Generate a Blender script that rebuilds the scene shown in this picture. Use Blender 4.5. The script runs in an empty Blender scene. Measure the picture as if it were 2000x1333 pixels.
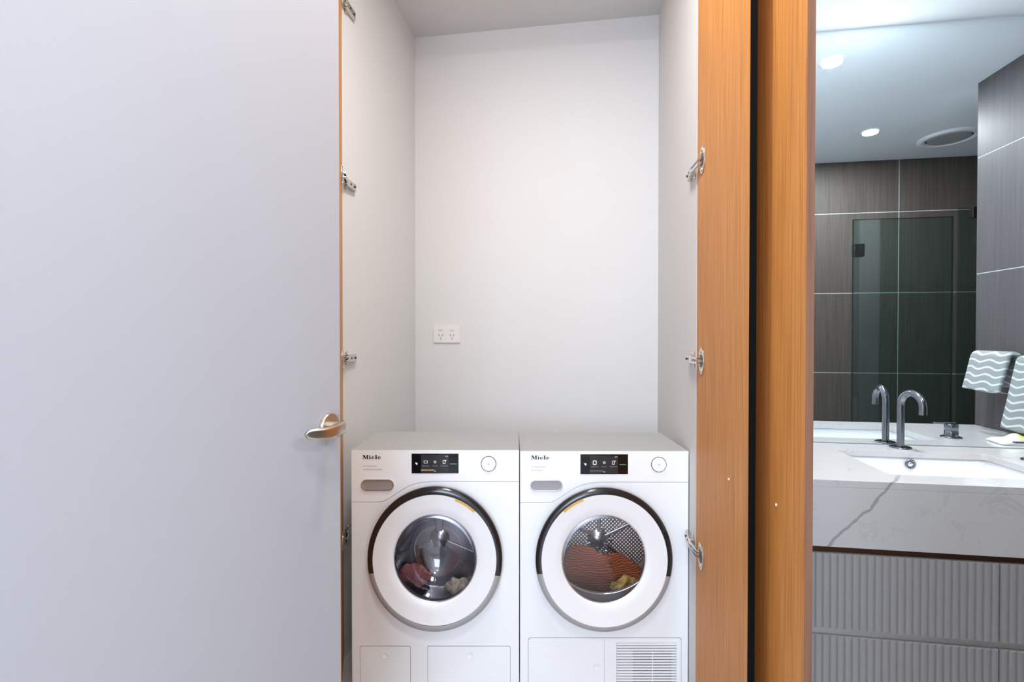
import bpy, bmesh, math, random
from mathutils import Vector, Matrix
from mathutils.geometry import tessellate_polygon
random.seed(4)
SC = bpy.context.scene
COL = SC.collection
PI = math.pi

# ------------------------------------------------------------------ camera
H = 1.27                                   # eye height
YAW = math.radians(8.7)                    # turned left of the room's axis
PITCH = math.radians(0.6)
FPX = 961.0
cd = bpy.data.cameras.new('camera')
cam = bpy.data.objects.new('camera', cd)
COL.objects.link(cam)
cam.location = (0, 0, H)
cam.rotation_euler = (PI/2 - PITCH, 0, YAW)
cd.sensor_width = 36
cd.lens = FPX/2000*36
cd.clip_start = 0.02
SC.camera = cam

# ------------------------------------------------------------------ world, exposure
w = bpy.data.worlds.new('world')
SC.world = w
w.use_nodes = True
w.node_tree.nodes['Background'].inputs[0].default_value = (0.75, 0.82, 1.0, 1)
w.node_tree.nodes['Background'].inputs[1].default_value = 0.3
SC.view_settings.view_transform = 'Standard'
SC.view_settings.look = 'None'
SC.view_settings.gamma = 1
SC.view_settings.use_curve_mapping = False
SC.view_settings.exposure = 0.22

# ------------------------------------------------------------------ lights
def area(name, loc, rot, size, power, col, size_y=None, shape='DISK', spread=180):
    l = bpy.data.lights.new(name, 'AREA')
    l.shape = shape if size_y is None else 'RECTANGLE'
    l.size = size
    if size_y: l.size_y = size_y
    l.energy = power
    l.color = col
    l.spread = math.radians(spread)
    o = bpy.data.objects.new(name, l)
    COL.objects.link(o)
    o.location = loc
    o.rotation_euler = rot
    return o
WARM = (1.0, 0.93, 0.85)
NEUT = (1.0, 0.985, 0.955)
COOL = (0.70, 0.80, 1.0)
HZ = 2.915                                 # hall and closet ceiling
BZ = 2.405                                 # bathroom ceiling
HALL_LAMPS = [(-0.12, 1.18), (0.04, 0.0), (-0.15, -1.25)]
HALL_POWER = [17.5, 13, 2]
for (x, y), p in zip(HALL_LAMPS, HALL_POWER):
    area('hall_lamp_light', (x, y, HZ-0.012), (0, 0, 0), 0.30, p, NEUT)
BATH_LAMPS = [(0.998, 1.778), (1.551, 0.988)]
for (x, y) in BATH_LAMPS:
    area('bath_lamp_light', (x, y, BZ-0.010), (0, 0, 0), 0.07, 15, (0.93, 0.965, 1.0))
# soft cool fill added behind the camera, as if from an unseen window
area('window_fill_light', (-0.13, -1.79, 1.55), (PI/2, 0, 0), 1.0, 48, COOL, 1.6)

# ------------------------------------------------------------------ helpers
def ray(x, y):
    """direction through a point of the 2000 x 1333 frame"""
    u = (x-1000)/FPX; v = (666.5-y)/FPX
    fw = math.cos(PITCH)+v*math.sin(PITCH); up = v*math.cos(PITCH)-math.sin(PITCH)
    return u, fw, up
class MB:
    """collects shapes, then links them as ONE mesh object"""
    def __init__(s): s.v = []; s.f = []; s.m = []; s.sm = []
    def add(s, vs, fs, mi=0, smooth=False):
        o = len(s.v); s.v += [tuple(p) for p in vs]
        for f in fs:
            s.f.append([i+o for i in f]); s.m.append(mi); s.sm.append(smooth)
        return s
    def box(s, a, b, mi=0):
        x0, y0, z0 = a; x1, y1, z1 = b
        vs = [(x0,y0,z0),(x1,y0,z0),(x1,y1,z0),(x0,y1,z0),(x0,y0,z1),(x1,y0,z1),(x1,y1,z1),(x0,y1,z1)]
        return s.add(vs, [(0,3,2,1),(4,5,6,7),(0,1,5,4),(1,2,6,5),(2,3,7,6),(3,0,4,7)], mi)
    def hexa(s, lo, hi, mi=0):
        n = len(lo)
        fs = [list(range(n))[::-1], [n+i for i in range(n)]]
        fs += [(i, (i+1) % n, n+(i+1) % n, n+i) for i in range(n)]
        return s.add(list(lo)+list(hi), fs, mi)
    def prism_y(s, pts, y0, y1, mi=0, holes=()):
        """outline in x,z extruded along y, with optional holes"""
        loops = [list(pts)]+[list(h) for h in holes]
        flat = [p for l in loops for p in l]
        tris = tessellate_polygon([[Vector((p[0], p[1], 0)) for p in l] for l in loops])
        n = len(flat)
        vs = [(p[0], y0, p[1]) for p in flat]+[(p[0], y1, p[1]) for p in flat]
        fs = [tuple(t) for t in tris]+[tuple(n+i for i in reversed(t)) for t in tris]
        k = 0
        for l in loops:
            m = len(l)
            fs += [(k+i, k+(i+1) % m, n+k+(i+1) % m, n+k+i) for i in range(m)]
            k += m
        return s.add(vs, fs, mi)
    def lathe_y(s, prof, cx, cz, ez=1.0, n=64, mi=0, smooth=True, close=False):
        """profile (r, y) turned about the y axis at cx, cz; ez stretches it along z"""
        vs = []
        for r, y in prof:
            for k in range(n):
                a = 2*PI*k/n
                vs.append((cx+r*math.cos(a), y, cz+r*ez*math.sin(a)))
        fs = []
        for j in range(len(prof)-1):
            for k in range(n):
                fs.append((j*n+k, j*n+(k+1) % n, (j+1)*n+(k+1) % n, (j+1)*n+k))
        if close: fs.append(tuple(range((len(prof)-1)*n, len(prof)*n)))
        return s.add(vs, fs, mi, smooth)
    def lathe(s, prof, c, axis='z', n=40, mi=0, smooth=True, cap=True):
        """profile (r, t) turned about an axis through c"""
        vs = []
        for r, t in prof:
            for k in range(n):
                a = 2*PI*k/n; p = (r*math.cos(a), r*math.sin(a))
                if axis == 'z': q = (p[0], p[1], t)
                elif axis == 'y': q = (p[0], t, p[1])
                else: q = (t, p[0], p[1])
                vs.append((c[0]+q[0], c[1]+q[1], c[2]+q[2]))
        fs = [(j*n+k, j*n+(k+1) % n, (j+1)*n+(k+1) % n, (j+1)*n+k) for j in range(len(prof)-1) for k in range(n)]
        s.add(vs, fs, mi, smooth)
        if cap:
            s.add([vs[k] for k in range(n)], [tuple(range(n))], mi)
            s.add([vs[(len(prof)-1)*n+k] for k in range(n)], [tuple(range(n))], mi)
        return s
    def tube(s, pts, r, n=12, mi=0, cap=True, rr=None):
        pts = [Vector(p) for p in pts]
        rs = rr or [r]*len(pts)
        vs = []; up = None
        for i, p in enumerate(pts):
            t = (pts[min(i+1, len(pts)-1)]-pts[max(i-1, 0)]).normalized()
            if up is None:
                up = Vector((0, 0, 1)) if abs(t.z) < 0.9 else Vector((1, 0, 0))
            a = t.cross(up).normalized(); b = a.cross(t).normalized(); up = b
            for k in range(n):
                q = 2*PI*k/n
                vs.append(p+(a*math.cos(q)+b*math.sin(q))*rs[i])
        fs = [(i*n+k, i*n+(k+1) % n, (i+1)*n+(k+1) % n, (i+1)*n+k) for i in range(len(pts)-1) for k in range(n)]
        s.add(vs, fs, mi, True)
        if cap:
            s.add(vs[:n], [tuple(range(n))], mi); s.add(vs[-n:], [tuple(range(n))], mi)
        return s
    def xf(s, M):
        s.v = [tuple(M @ Vector(p)) for p in s.v]; return s
    def build(s, name, mats, parent=None, bevel=0, seg=2, sub=0):
        me = bpy.data.meshes.new(name)
        me.from_pydata(s.v, [], s.f)
        for m in (mats if isinstance(mats, (list, tuple)) else [mats]): me.materials.append(m)
        for p, mi, sm in zip(me.polygons, s.m, s.sm):
            p.material_index = mi; p.use_smooth = sm
        bm = bmesh.new(); bm.from_mesh(me)
        bmesh.ops.recalc_face_normals(bm, faces=bm.faces)
        bm.to_mesh(me); bm.free()
        o = bpy.data.objects.new(name, me)
        COL.objects.link(o)
        if parent: o.parent = parent
        if bevel:
            b = o.modifiers.new('bevel', 'BEVEL'); b.width = bevel; b.segments = seg; b.limit_method = 'ANGLE'; b.angle_limit = math.radians(50)
        if sub:
            b = o.modifiers.new('sub', 'SUBSURF'); b.levels = sub; b.render_levels = sub
        return o
def tag(o, label=None, cat=None, group=None, kind=None):
    if label: o['label'] = label
    if cat: o['category'] = cat
    if group: o['group'] = group
    if kind: o['kind'] = kind
    return o
def thing(name, label, cat, loc=(0, 0, 0), rz=0, group=None, kind=None):
    o = bpy.data.objects.new(name, None)
    o.empty_display_size = 0.1
    COL.objects.link(o); o.location = loc; o.rotation_euler = (0, 0, rz)
    return tag(o, label, cat, group, kind)
def rrect(x0, z0, x1, z1, r, n=5):
    pts = []
    for cx, cz, a0 in ((x1-r, z1-r, 0), (x0+r, z1-r, PI/2), (x0+r, z0+r, PI), (x1-r, z0+r, 1.5*PI)):
        for i in range(n+1):
            a = a0+PI/2*i/n
            pts.append((cx+r*math.cos(a), cz+r*math.sin(a)))
    return pts
def ring_pts(cx, cz, rx, rz, n=64):
    return [(cx+rx*math.cos(2*PI*k/n), cz+rz*math.sin(2*PI*k/n)) for k in range(n)]

# ------------------------------------------------------------------ materials
def mat(name, col, rough=0.5, metal=0.0, spec=0.5, coat=0.0, emis=None, es=1.0):
    m = bpy.data.materials.new(name); m.use_nodes = True
    b = m.node_tree.nodes['Principled BSDF']
    b.inputs['Base Color'].default_value = (*col, 1)
    b.inputs['Roughness'].default_value = rough
    b.inputs['Metallic'].default_value = metal
    b.inputs['Specular IOR Level'].default_value = spec
    b.inputs['Coat Weight'].default_value = coat
    if emis:
        b.inputs['Emission Color'].default_value = (*emis, 1)
        b.inputs['Emission Strength'].default_value = es
    return m
def nodes(m):
    nt = m.node_tree
    return nt, nt.nodes, nt.links, nt.nodes['Principled BSDF']
def texco(m, scale=(1, 1, 1), rot=(0, 0, 0)):
    nt, N, L, b = nodes(m)
    t = N.new('ShaderNodeTexCoord'); mp = N.new('ShaderNodeMapping')
    mp.inputs['Scale'].default_value = scale; mp.inputs['Rotation'].default_value = rot
    L.new(t.outputs['Object'], mp.inputs[0]); return mp.outputs[0]
def noise(m, vec, scale, detail=4, rough=0.5, dist=0):
    nt, N, L, b = nodes(m)
    n = N.new('ShaderNodeTexNoise'); n.inputs['Scale'].default_value = scale
    n.inputs['Detail'].default_value = detail; n.inputs['Roughness'].default_value = rough
    n.inputs['Distortion'].default_value = dist
    L.new(vec, n.inputs['Vector']); return n.outputs['Fac']
def ramp(m, fac, stops):
    nt, N, L, b = nodes(m)
    r = N.new('ShaderNodeValToRGB'); e = r.color_ramp.elements
    while len(e) < len(stops): e.new(0.5)
    for i, (p, c) in enumerate(stops): e[i].position = p; e[i].color = (*c, 1)
    L.new(fac, r.inputs[0]); return r.outputs[0]
def mixc(m, fac, a, c, mode='MIX'):
    nt, N, L, b = nodes(m)
    x = N.new('ShaderNodeMix'); x.data_type = 'RGBA'; x.blend_type = mode
    for s_, v in ((x.inputs[0], fac), (x.inputs[6], a), (x.inputs[7], c)):
        if hasattr(v, 'links') or hasattr(v, 'is_linked'): L.new(v, s_)
        elif isinstance(v, (int, float)): s_.default_value = v
        else: s_.default_value = (*v, 1)
    return x.outputs[2]
def math_(m, op, a, b_=None, c_=None):
    nt, N, L, b = nodes(m)
    x = N.new('ShaderNodeMath'); x.operation = op
    for i, v in enumerate((a, b_, c_)):
        if v is None: continue
        if isinstance(v, (int, float)): x.inputs[i].default_value = v
        else: L.new(v, x.inputs[i])
    return x.outputs[0]
def bump(m, h, strength=0.1, dist=0.002):
    nt, N, L, b = nodes(m)
    x = N.new('ShaderNodeBump'); x.inputs['Strength'].default_value = strength; x.inputs['Distance'].default_value = dist
    L.new(h, x.inputs['Height']); L.new(x.outputs[0], b.inputs['Normal'])
def setcol(m, c):
    nt, N, L, b = nodes(m); L.new(c, b.inputs['Base Color'])

def painted(name, col, rough=0.6, sc=220, st=0.03):
    m = mat(name, col, rough, spec=0.3)
    v = texco(m); bump(m, noise(m, v, sc, 3), st, 0.001)
    n = noise(m, v, 1.3, 2)
    setcol(m, mixc(m, n, tuple(c*0.985 for c in col), tuple(min(1, c*1.015) for c in col)))
    return m
M_wall = painted('white_paint', (0.715, 0.715, 0.705))
M_ceil = painted('ceiling_paint', (0.66, 0.66, 0.65))
M_bceil = painted('bathroom_ceiling_paint', (0.82, 0.88, 0.94))
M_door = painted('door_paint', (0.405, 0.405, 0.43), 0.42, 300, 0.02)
M_floor = mat('floor_tile', (0.55, 0.54, 0.53), 0.4)
M_white = mat('white_enamel', (0.91, 0.945, 0.965), 0.28, coat=0.2)
M_face = mat('door_ring_white', (0.87, 0.89, 0.90), 0.32, coat=0.2)
M_lid = mat('lid_grey', (0.42, 0.43, 0.43), 0.6, spec=0.2)
M_seam = mat('seam_grey', (0.09, 0.09, 0.09), 0.7)
M_seam2 = mat('seam_light_grey', (0.35, 0.35, 0.35), 0.7)
M_chrome = mat('chrome', (0.75, 0.75, 0.76), 0.08, 1.0)
M_ring = mat('ring_dark_reflection', (0.012, 0.012, 0.014), 0.16, 0.0, spec=0.7)
M_ring2 = mat('ring_light_reflection', (0.40, 0.40, 0.41), 0.35, 0.2)  # lighter than the upper ring: reflection put into the colour
M_nickel = mat('satin_nickel', (0.62, 0.56, 0.49), 0.28, 1.0)
M_hinge = mat('hinge_nickel', (0.62, 0.58, 0.53), 0.25, 1.0)
M_black = mat('black_plastic', (0.008, 0.008, 0.009), 0.35)
M_flatblack = mat('matt_black', (0.003, 0.003, 0.003), 0.8, spec=0.1)
M_blackglass = mat('display_glass', (0.003, 0.003, 0.004), 0.05)
M_screen = mat('screen_area', (0.014, 0.014, 0.015), 0.2, emis=(0.012, 0.012, 0.013), es=1)
M_icon = mat('icon_white', (0.5, 0.5, 0.5), 0.5, emis=(0.6, 0.6, 0.6), es=0.5)
M_icon_dim = mat('icon_dim', (0.2, 0.2, 0.2), 0.5, emis=(0.35, 0.35, 0.35), es=0.5)
M_green = mat('start_green', (0.1, 0.5, 0.25), 0.5, emis=(0.2, 0.8, 0.42), es=0.55)
M_amber = mat('amber_line', (0.3, 0.14, 0.06), 0.5, emis=(0.35, 0.16, 0.07), es=0.5)
M_ink = mat('black_ink', (0.01, 0.01, 0.01), 0.5)
M_greyink = mat('grey_ink', (0.28, 0.28, 0.28), 0.5)
M_yellow = mat('yellow_mark', (0.72, 0.42, 0.03), 0.5)
M_rubber = mat('rubber_grey', (0.06, 0.06, 0.065), 0.6)
M_drum = mat('drum_steel', (0.42, 0.42, 0.45), 0.32, 1.0)
M_ramp = mat('filter_grey', (0.09, 0.09, 0.10), 0.45)
M_plastic = mat('white_plastic', (0.80, 0.78, 0.76), 0.35)
M_slot = mat('socket_slot', (0.05, 0.05, 0.05), 0.6)
M_basin = mat('basin_ceramic', (0.86, 0.87, 0.90), 0.12, coat=0.4)
M_gun = mat('gunmetal', (0.21, 0.22, 0.245), 0.22, 1.0)
M_brass = mat('screw_brass', (0.75, 0.62, 0.48), 0.3, 1.0)
M_mirror = mat('mirror_silver', (0.90, 0.955, 0.97), 0.0, 1.0)
M_mirroredge = mat('mirror_edge', (0.25, 0.33, 0.33), 0.2)
M_lamp = mat('lamp_glow', (1, 1, 1), 0.5, emis=(0.95, 0.98, 1.0), es=14)
M_lampwarm = mat('hall_lamp_glow', (1, 1, 1), 0.5, emis=(1.0, 0.95, 0.9), es=8)
M_fan = mat('fan_grey', (0.40, 0.40, 0.42), 0.6)
M_bamboo = mat('recess_timber', (0.07, 0.025, 0.008), 0.5)
M_cab = mat('drawer_grey', (0.34, 0.33, 0.33), 0.45)
M_cabin = mat('drawer_channel', (0.55, 0.53, 0.51), 0.5)

def wood(name, c1, c2, c3, along=(38, 38, 1.0)):
    m = mat(name, c1, 0.5, spec=0.18)
    v = texco(m, along)
    n1 = noise(m, v, 3.0, 6, 0.6, 0.4)
    v2 = texco(m, (9, 9, 0.25)); n2 = noise(m, v2, 1.6, 3)
    c = ramp(m, n1, [(0.28, c3), (0.5, c1), (0.72, c2)])
    c = mixc(m, math_(m, 'MULTIPLY', n2, 0.35), c, c3)
    setcol(m, c); bump(m, n1, 0.08, 0.0006)
    return m
M_wood = wood('oak_veneer', (0.62, 0.265, 0.068), (0.74, 0.345, 0.10), (0.42, 0.16, 0.036))
M_woodedge = wood('oak_edge_shaded', (0.26, 0.13, 0.08), (0.31, 0.155, 0.095), (0.19, 0.095, 0.06))  # darker oak: shade on the end edge put into the colour

def tile_mat(name, c1, c2, axis):
    m = mat(name, c1, 0.5, spec=0.35)
    sc = (55, 1.2, 1.2) if axis == 'x' else (1.2, 55, 1.2)
    v = texco(m, (sc[0], sc[1], 1.4)); n1 = noise(m, v, 2.2, 5, 0.65)
    v2 = texco(m, (4, 4, 1.2)); n2 = noise(m, v2, 1.7, 3)
    c = ramp(m, n1, [(0.25, c2), (0.75, c1)])
    c = mixc(m, math_(m, 'MULTIPLY', n2, 0.4), c, c2)
    setcol(m, c); bump(m, n1, 0.05, 0.0006)
    return m
M_tile_x = tile_mat('charcoal_tile', (0.125, 0.106, 0.093), (0.062, 0.052, 0.045), 'x')
M_tile_y = tile_mat('charcoal_tile_side', (0.135, 0.125, 0.13), (0.08, 0.075, 0.08), 'y')
M_grout = mat('grout', (0.62, 0.62, 0.62), 0.8)

# marble with one long vein and faint small ones
M_marble = mat('marble', (0.8, 0.8, 0.8), 0.18, coat=0.2)
def make_marble(m):
    nt, N, L, b = nodes(m)
    v = texco(m)
    sep = N.new('ShaderNodeSeparateXYZ'); L.new(v, sep.inputs[0])
    x, y, z = sep.outputs
    nz = noise(m, v, 9, 4)
    nf = noise(m, v, 40, 3)
    wob = math_(m, 'MULTIPLY', math_(m, 'SUBTRACT', nz, 0.5), 0.055)
    wob = math_(m, 'ADD', wob, math_(m, 'MULTIPLY', math_(m, 'SUBTRACT', nf, 0.5), 0.010))
    # distance from the line through (0.67, z .686) and (0.83, z .865), running on over the top
    yy = math_(m, 'SUBTRACT', y, 1.487)
    up = math_(m, 'ADD', z, math_(m, 'MULTIPLY', yy, 0.9))
    d = math_(m, 'SUBTRACT', x, math_(m, 'ADD', 0.672, math_(m, 'MULTIPLY', math_(m, 'SUBTRACT', up, 0.686), 0.87)))
    d = math_(m, 'ABSOLUTE', math_(m, 'ADD', d, wob))
    vein = math_(m, 'SUBTRACT', 1.0, math_(m, 'MINIMUM', math_(m, 'DIVIDE', d, 0.0065), 1.0))
    fade = math_(m, 'MINIMUM', math_(m, 'MAXIMUM', math_(m, 'MULTIPLY', math_(m, 'SUBTRACT', 1.62, y), 9.0), 0.0), 1.0)
    vein = math_(m, 'MULTIPLY', math_(m, 'MULTIPLY', math_(m, 'POWER', vein, 0.6), fade), 0.72)
    n3 = noise(m, v, 7.0, 9, 0.65, 1.6)
    small = math_(m, 'SUBTRACT', 1.0, math_(m, 'MINIMUM', math_(m, 'DIVIDE', math_(m, 'ABSOLUTE', math_(m, 'SUBTRACT', n3, 0.56)), 0.022), 1.0))
    mask = math_(m, 'GREATER_THAN', noise(m, v, 11, 2), 0.52)
    small = math_(m, 'MULTIPLY', math_(m, 'MULTIPLY', small, mask), 0.30)
    base = mixc(m, noise(m, v, 3.0, 3), (0.54, 0.525, 0.525), (0.64, 0.63, 0.635))
    c = mixc(m, small, base, (0.33, 0.33, 0.345))
    c = mixc(m, vein, c, (0.20, 0.195, 0.205))
    setcol(m, c)
make_marble(M_marble)

def glass(name, tint, gl=0.12, rough=0.0):
    m = bpy.data.materials.new(name); m.use_nodes = True
    N = m.node_tree.nodes; L = m.node_tree.links; N.clear()
    o = N.new('ShaderNodeOutputMaterial'); t = N.new('ShaderNodeBsdfTransparent'); g = N.new('ShaderNodeBsdfGlossy')
    fr = N.new('ShaderNodeLayerWeight'); fr.inputs[0].default_value = 0.5
    pw = N.new('ShaderNodeMath'); pw.operation = 'POWER'; pw.inputs[1].default_value = 5
    mu = N.new('ShaderNodeMath'); mu.operation = 'MULTIPLY_ADD'; mu.inputs[1].default_value = 0.8; mu.inputs[2].default_value = gl
    x = N.new('ShaderNodeMixShader')
    t.inputs[0].default_value = (*tint, 1); g.inputs[0].default_value = (0.9, 0.9, 0.9, 1); g.inputs[1].default_value = rough
    L.new(fr.outputs['Facing'], pw.inputs[0]); L.new(pw.outputs[0], mu.inputs[0]); L.new(mu.outputs[0], x.inputs[0])
    L.new(t.outputs[0], x.inputs[1]); L.new(g.outputs[0], x.inputs[2]); L.new(x.outputs[0], o.inputs[0])
    return m
M_shglass = glass('shower_glass', (0.72, 0.83, 0.82), 0.06)
M_shedge = mat('glass_edge', (0.02, 0.035, 0.033), 0.2)
M_bowl = glass('porthole_glass', (0.82, 0.82, 0.86), 0.10, 0.02)
M_bowl2 = glass('porthole_glass_clear', (0.88, 0.88, 0.90), 0.07, 0.02)

# perforated drum back
def perforated(name):
    m = mat(name, (0.4, 0.4, 0.4), 0.3, 0.9)
    nt, N, L, b = nodes(m)
    t = N.new('ShaderNodeTexCoord'); mp = N.new('ShaderNodeMapping'); mp.inputs['Rotation'].default_value = (0, PI/4, 0)
    L.new(t.outputs['Object'], mp.inputs[0])
    sp = N.new('ShaderNodeSeparateXYZ'); L.new(mp.outputs[0], sp.inputs[0])
    sx = math_(m, 'SINE', math_(m, 'MULTIPLY', sp.outputs[0], 2*PI/0.0105))
    sz = math_(m, 'SINE', math_(m, 'MULTIPLY', sp.outputs[2], 2*PI/0.0105))
    h = math_(m, 'GREATER_THAN', math_(m, 'ADD', sx, sz), 0.55)
    setcol(m, mixc(m, h, (0.20, 0.20, 0.21), (0.85, 0.85, 0.86)))
    L.new(math_(m, 'MULTIPLY', math_(m, 'SUBTRACT', 1.0, h), 0.9), b.inputs['Metallic'])
    bump(m, math_(m, 'ADD', sx, sz), 0.3, 0.002)
    return m
M_perf = perforated('perforated_steel')

def cloth(name, c1, c2, sc=60):
    m = mat(name, c1, 0.9, spec=0.1)
    v = texco(m); n = noise(m, v, sc, 4, 0.6, 0.5)
    setcol(m, ramp(m, n, [(0.3, c2), (0.7, c1)])); bump(m, n, 0.4, 0.003)
    return m
M_rust = mat('rust_knit', (0.4, 0.13, 0.06), 0.9, spec=0.1)
def mk_rust(m):
    nt, N, L, b = nodes(m)
    v = texco(m)
    wv = N.new('ShaderNodeTexWave'); wv.inputs['Scale'].default_value = 42; wv.inputs['Distortion'].default_value = 9
    wv.inputs['Detail'].default_value = 2; wv.inputs['Detail Scale'].default_value = 0.7; wv.bands_direction = 'Z'
    L.new(v, wv.inputs[0])
    setcol(m, ramp(m, wv.outputs['Fac'], [(0.0, (0.09, 0.022, 0.012)), (0.6, (0.17, 0.045, 0.023)), (1.0, (0.25, 0.075, 0.038))]))
    bump(m, wv.outputs['Fac'], 0.7, 0.004)
mk_rust(M_rust)
M_pink = cloth('pink_cloth', (0.55, 0.20, 0.18), (0.25, 0.07, 0.07))
M_dark = cloth('dark_cloth', (0.03, 0.03, 0.04), (0.008, 0.008, 0.012))
M_olive = cloth('olive_cloth', (0.40, 0.27, 0.09), (0.10, 0.08, 0.03))
M_pale = cloth('pale_cloth', (0.75, 0.66, 0.52), (0.4, 0.33, 0.24))

# ------------------------------------------------------------------ setting
def struct(name, mb, m, label, parent=None, bevel=0):
    o = mb.build(name, m, parent, bevel)
    if parent is None: tag(o, label, name.split('_')[0], kind='structure')
    return o
struct('floor', MB().box((-1.4, -1.9, -0.05), (2.9, 2.7, 0)), M_floor, 'dark tiled floor under the hall, closet and bathroom')
struct('wall_back', MB().box((-1.4, 2.62, 0), (0.42, 2.70, HZ)), M_wall, 'white painted back wall of the laundry closet')
struct('wall_left', MB().box((-1.4, 1.795, 0), (-0.944, 2.62, HZ)), M_wall, 'white left side wall of the laundry closet')
struct('wall_right', MB().box((0.36, 1.716, 0), (0.4085, 2.62, HZ)), M_wall, 'white right side wall of the laundry closet')
struct('ceiling', MB().box((-1.4, -1.9, HZ), (0.56, 2.7, HZ+0.05)), M_ceil, 'white ceiling of the laundry closet and hall')
struct('trim_1', MB().box((-0.944, 1.80, 2.86), (0.36, 1.86, HZ)), M_wall, 'white head panel across the top of the closet opening')
struct('wall_rear', MB().prism_y([(-0.8, 0), (0.54, 0), (0.54, HZ), (-0.8, HZ)], -1.90, -1.80, 0, holes=[[(-0.67, 0.70), (-0.67, 2.40), (0.41, 2.40), (0.41, 0.70)]]), M_wall, 'white wall behind the camera with an added window')
wn = thing('added_window_1', 'unseen white framed window added behind the camera for fill light', 'window', (-0.13, -1.85, 0.70), kind='structure')
fr = MB()
for a, b in (((-0.54, -0.03, 0), (-0.49, 0.03, 1.7)), ((0.49, -0.03, 0), (0.54, 0.03, 1.7)), ((-0.49, -0.03, 0), (0.49, 0.03, 0.05)), ((-0.49, -0.03, 1.65), (0.49, 0.03, 1.7)), ((-0.02, -0.02, 0.05), (0.02, 0.02, 1.65))):
    fr.box(a, b)
fr.build('added_window_frame', M_wall, wn)
MB().box((-0.49, -0.004, 0.05), (0.49, 0.0, 1.65)).build('added_window_pane', glass('added_window_glass', (0.97, 0.98, 0.98), 0.05), wn)
struct('wall_hall', MB().box((-0.80, -1.80, 0), (-0.72, 0.12, HZ)), M_wall, 'white hall wall to the left of the camera')
struct('wall_far_left', MB().box((-1.45, 0.04, 0), (-1.40, 2.62, HZ)), M_wall, 'white wall behind the open white door')
struct('wall_unseen_shade', MB().box((0.46, -1.80, 0), (0.54, 0.40, HZ)), M_wall, 'unseen white hall wall right of the camera, placed to shade the vanity')  # unseen wall, set close in so rear light misses the vanity
struct('trim_2', MB().box((0.46, 0.156, BZ+0.03), (0.52, 2.10, HZ)), M_wall, 'white bulkhead between hall ceiling and lower bathroom ceiling')
struct('wall_mirror', MB().box((0.4225, 2.008, 0), (1.80, 2.10, BZ)), M_wall, 'bathroom wall that carries the large mirror')
struct('ceiling_bathroom', MB().box((0.44, 0.156, BZ), (2.9, 2.10, BZ+0.03)), M_bceil, 'pale bathroom ceiling seen in the mirror')

JZ = [0.0, 0.507, 1.028, 1.549, 2.070, BZ]
def tiled(name, label, fixed, face, along, a0, a1, joints, thick, m, z1=BZ):
    """a wall of large tiles with recessed grout joints; fixed axis 'x' or 'y', face at 'face', body behind it"""
    mb = MB(); g = 0.0022; s = 1 if thick > 0 else -1
    cuts = [a0]+joints+[a1]
    def bx(p0, p1, q0, q1, z0_, z1_, mi):
        if fixed == 'y': mb.box((q0, min(p0, p1), z0_), (q1, max(p0, p1), z1_), mi)
        else: mb.box((min(p0, p1), q0, z0_), (max(p0, p1), q1, z1_), mi)
    bx(face+s*0.0012, face+thick, a0, a1, 0, z1, 1)
    for i in range(len(cuts)-1):
        for j in range(len(JZ)-1):
            q0 = cuts[i]+(g if i else 0); q1 = cuts[i+1]-(g if i < len(cuts)-2 else 0)
            z0_ = JZ[j]+(g if j else 0); z1_ = JZ[j+1]-(g if j < len(JZ)-2 else 0)
            bx(face, face+s*0.0012, q0, q1, z0_, z1_, 0)
    return struct(name, mb, [m, M_grout], label)
tiled('wall_shower', 'charcoal tiled wall behind the shower glass, seen in the mirror', 'y', 0.485, 'x', 0.54, 2.85, [1.981], -0.33, M_tile_x)
tiled('wall_vanity', 'grey tiled side wall beside the vanity, seen in the mirror', 'x', 1.734, 'y', 1.487, 2.006, [], 0.12, M_tile_y)
tiled('wall_shower_end', 'charcoal tiled end wall of the shower', 'x', 2.80, 'y', 0.485, 2.10, [1.30], 0.08, M_tile_y)
struct('wall_shower_return', MB().box((1.86, 1.487, 0), (2.80, 1.56, BZ)), M_tile_x, 'charcoal tiled return wall of the shower')

# ------------------------------------------------------------------ white room door
c_, s_ = math.cos(YAW), math.sin(YAW)
def cam2w(x, d): return Vector((-s_*d+c_*x, c_*d+s_*x))
EDGE = cam2w(-0.362, 1.036)
AL = math.radians(70)
dd = Vector((-math.cos(AL), -math.sin(AL)))            # from free edge to hinge side, in view axes
dw = Vector((-s_*dd.y+c_*dd.x, c_*dd.y+s_*dd.x))
nd = Vector((-dw.y, dw.x))                              # towards the camera side
if nd.dot(-EDGE) < 0: nd = -nd
door_rz = math.atan2(dw.y, dw.x)
# local x runs from the free edge to the hinges, local y is the side normal
d1 = thing('door_1', 'large plain white room door standing open at the left', 'door', (EDGE.x, EDGE.y, 0.01), door_rz, kind='structure')
sgn = 1 if (Vector((-math.sin(door_rz), math.cos(door_rz))).dot(nd) > 0) else -1
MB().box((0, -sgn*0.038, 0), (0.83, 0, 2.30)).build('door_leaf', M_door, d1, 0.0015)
MB().lathe([(0.003, 0), (0.003, sgn*0.0008)], (0.46, 0, 0.686), 'y', 12).build('door_mark', M_lid, d1)
hz = 1.0873-0.01
hd = MB().lathe([(0.026, 0), (0.026, sgn*0.006), (0.0245, sgn*0.0085)], (0.038, 0, hz), 'y', 40)
hd = hd.build('door_handle', M_nickel, d1)
MB().tube([(0.038, sgn*y, hz) for y in (0.008, 0.025, 0.037)], 0.0095, 16).build('handle_neck', M_nickel, hd)
lv = MB()
N_ = 22
rows = []
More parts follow.
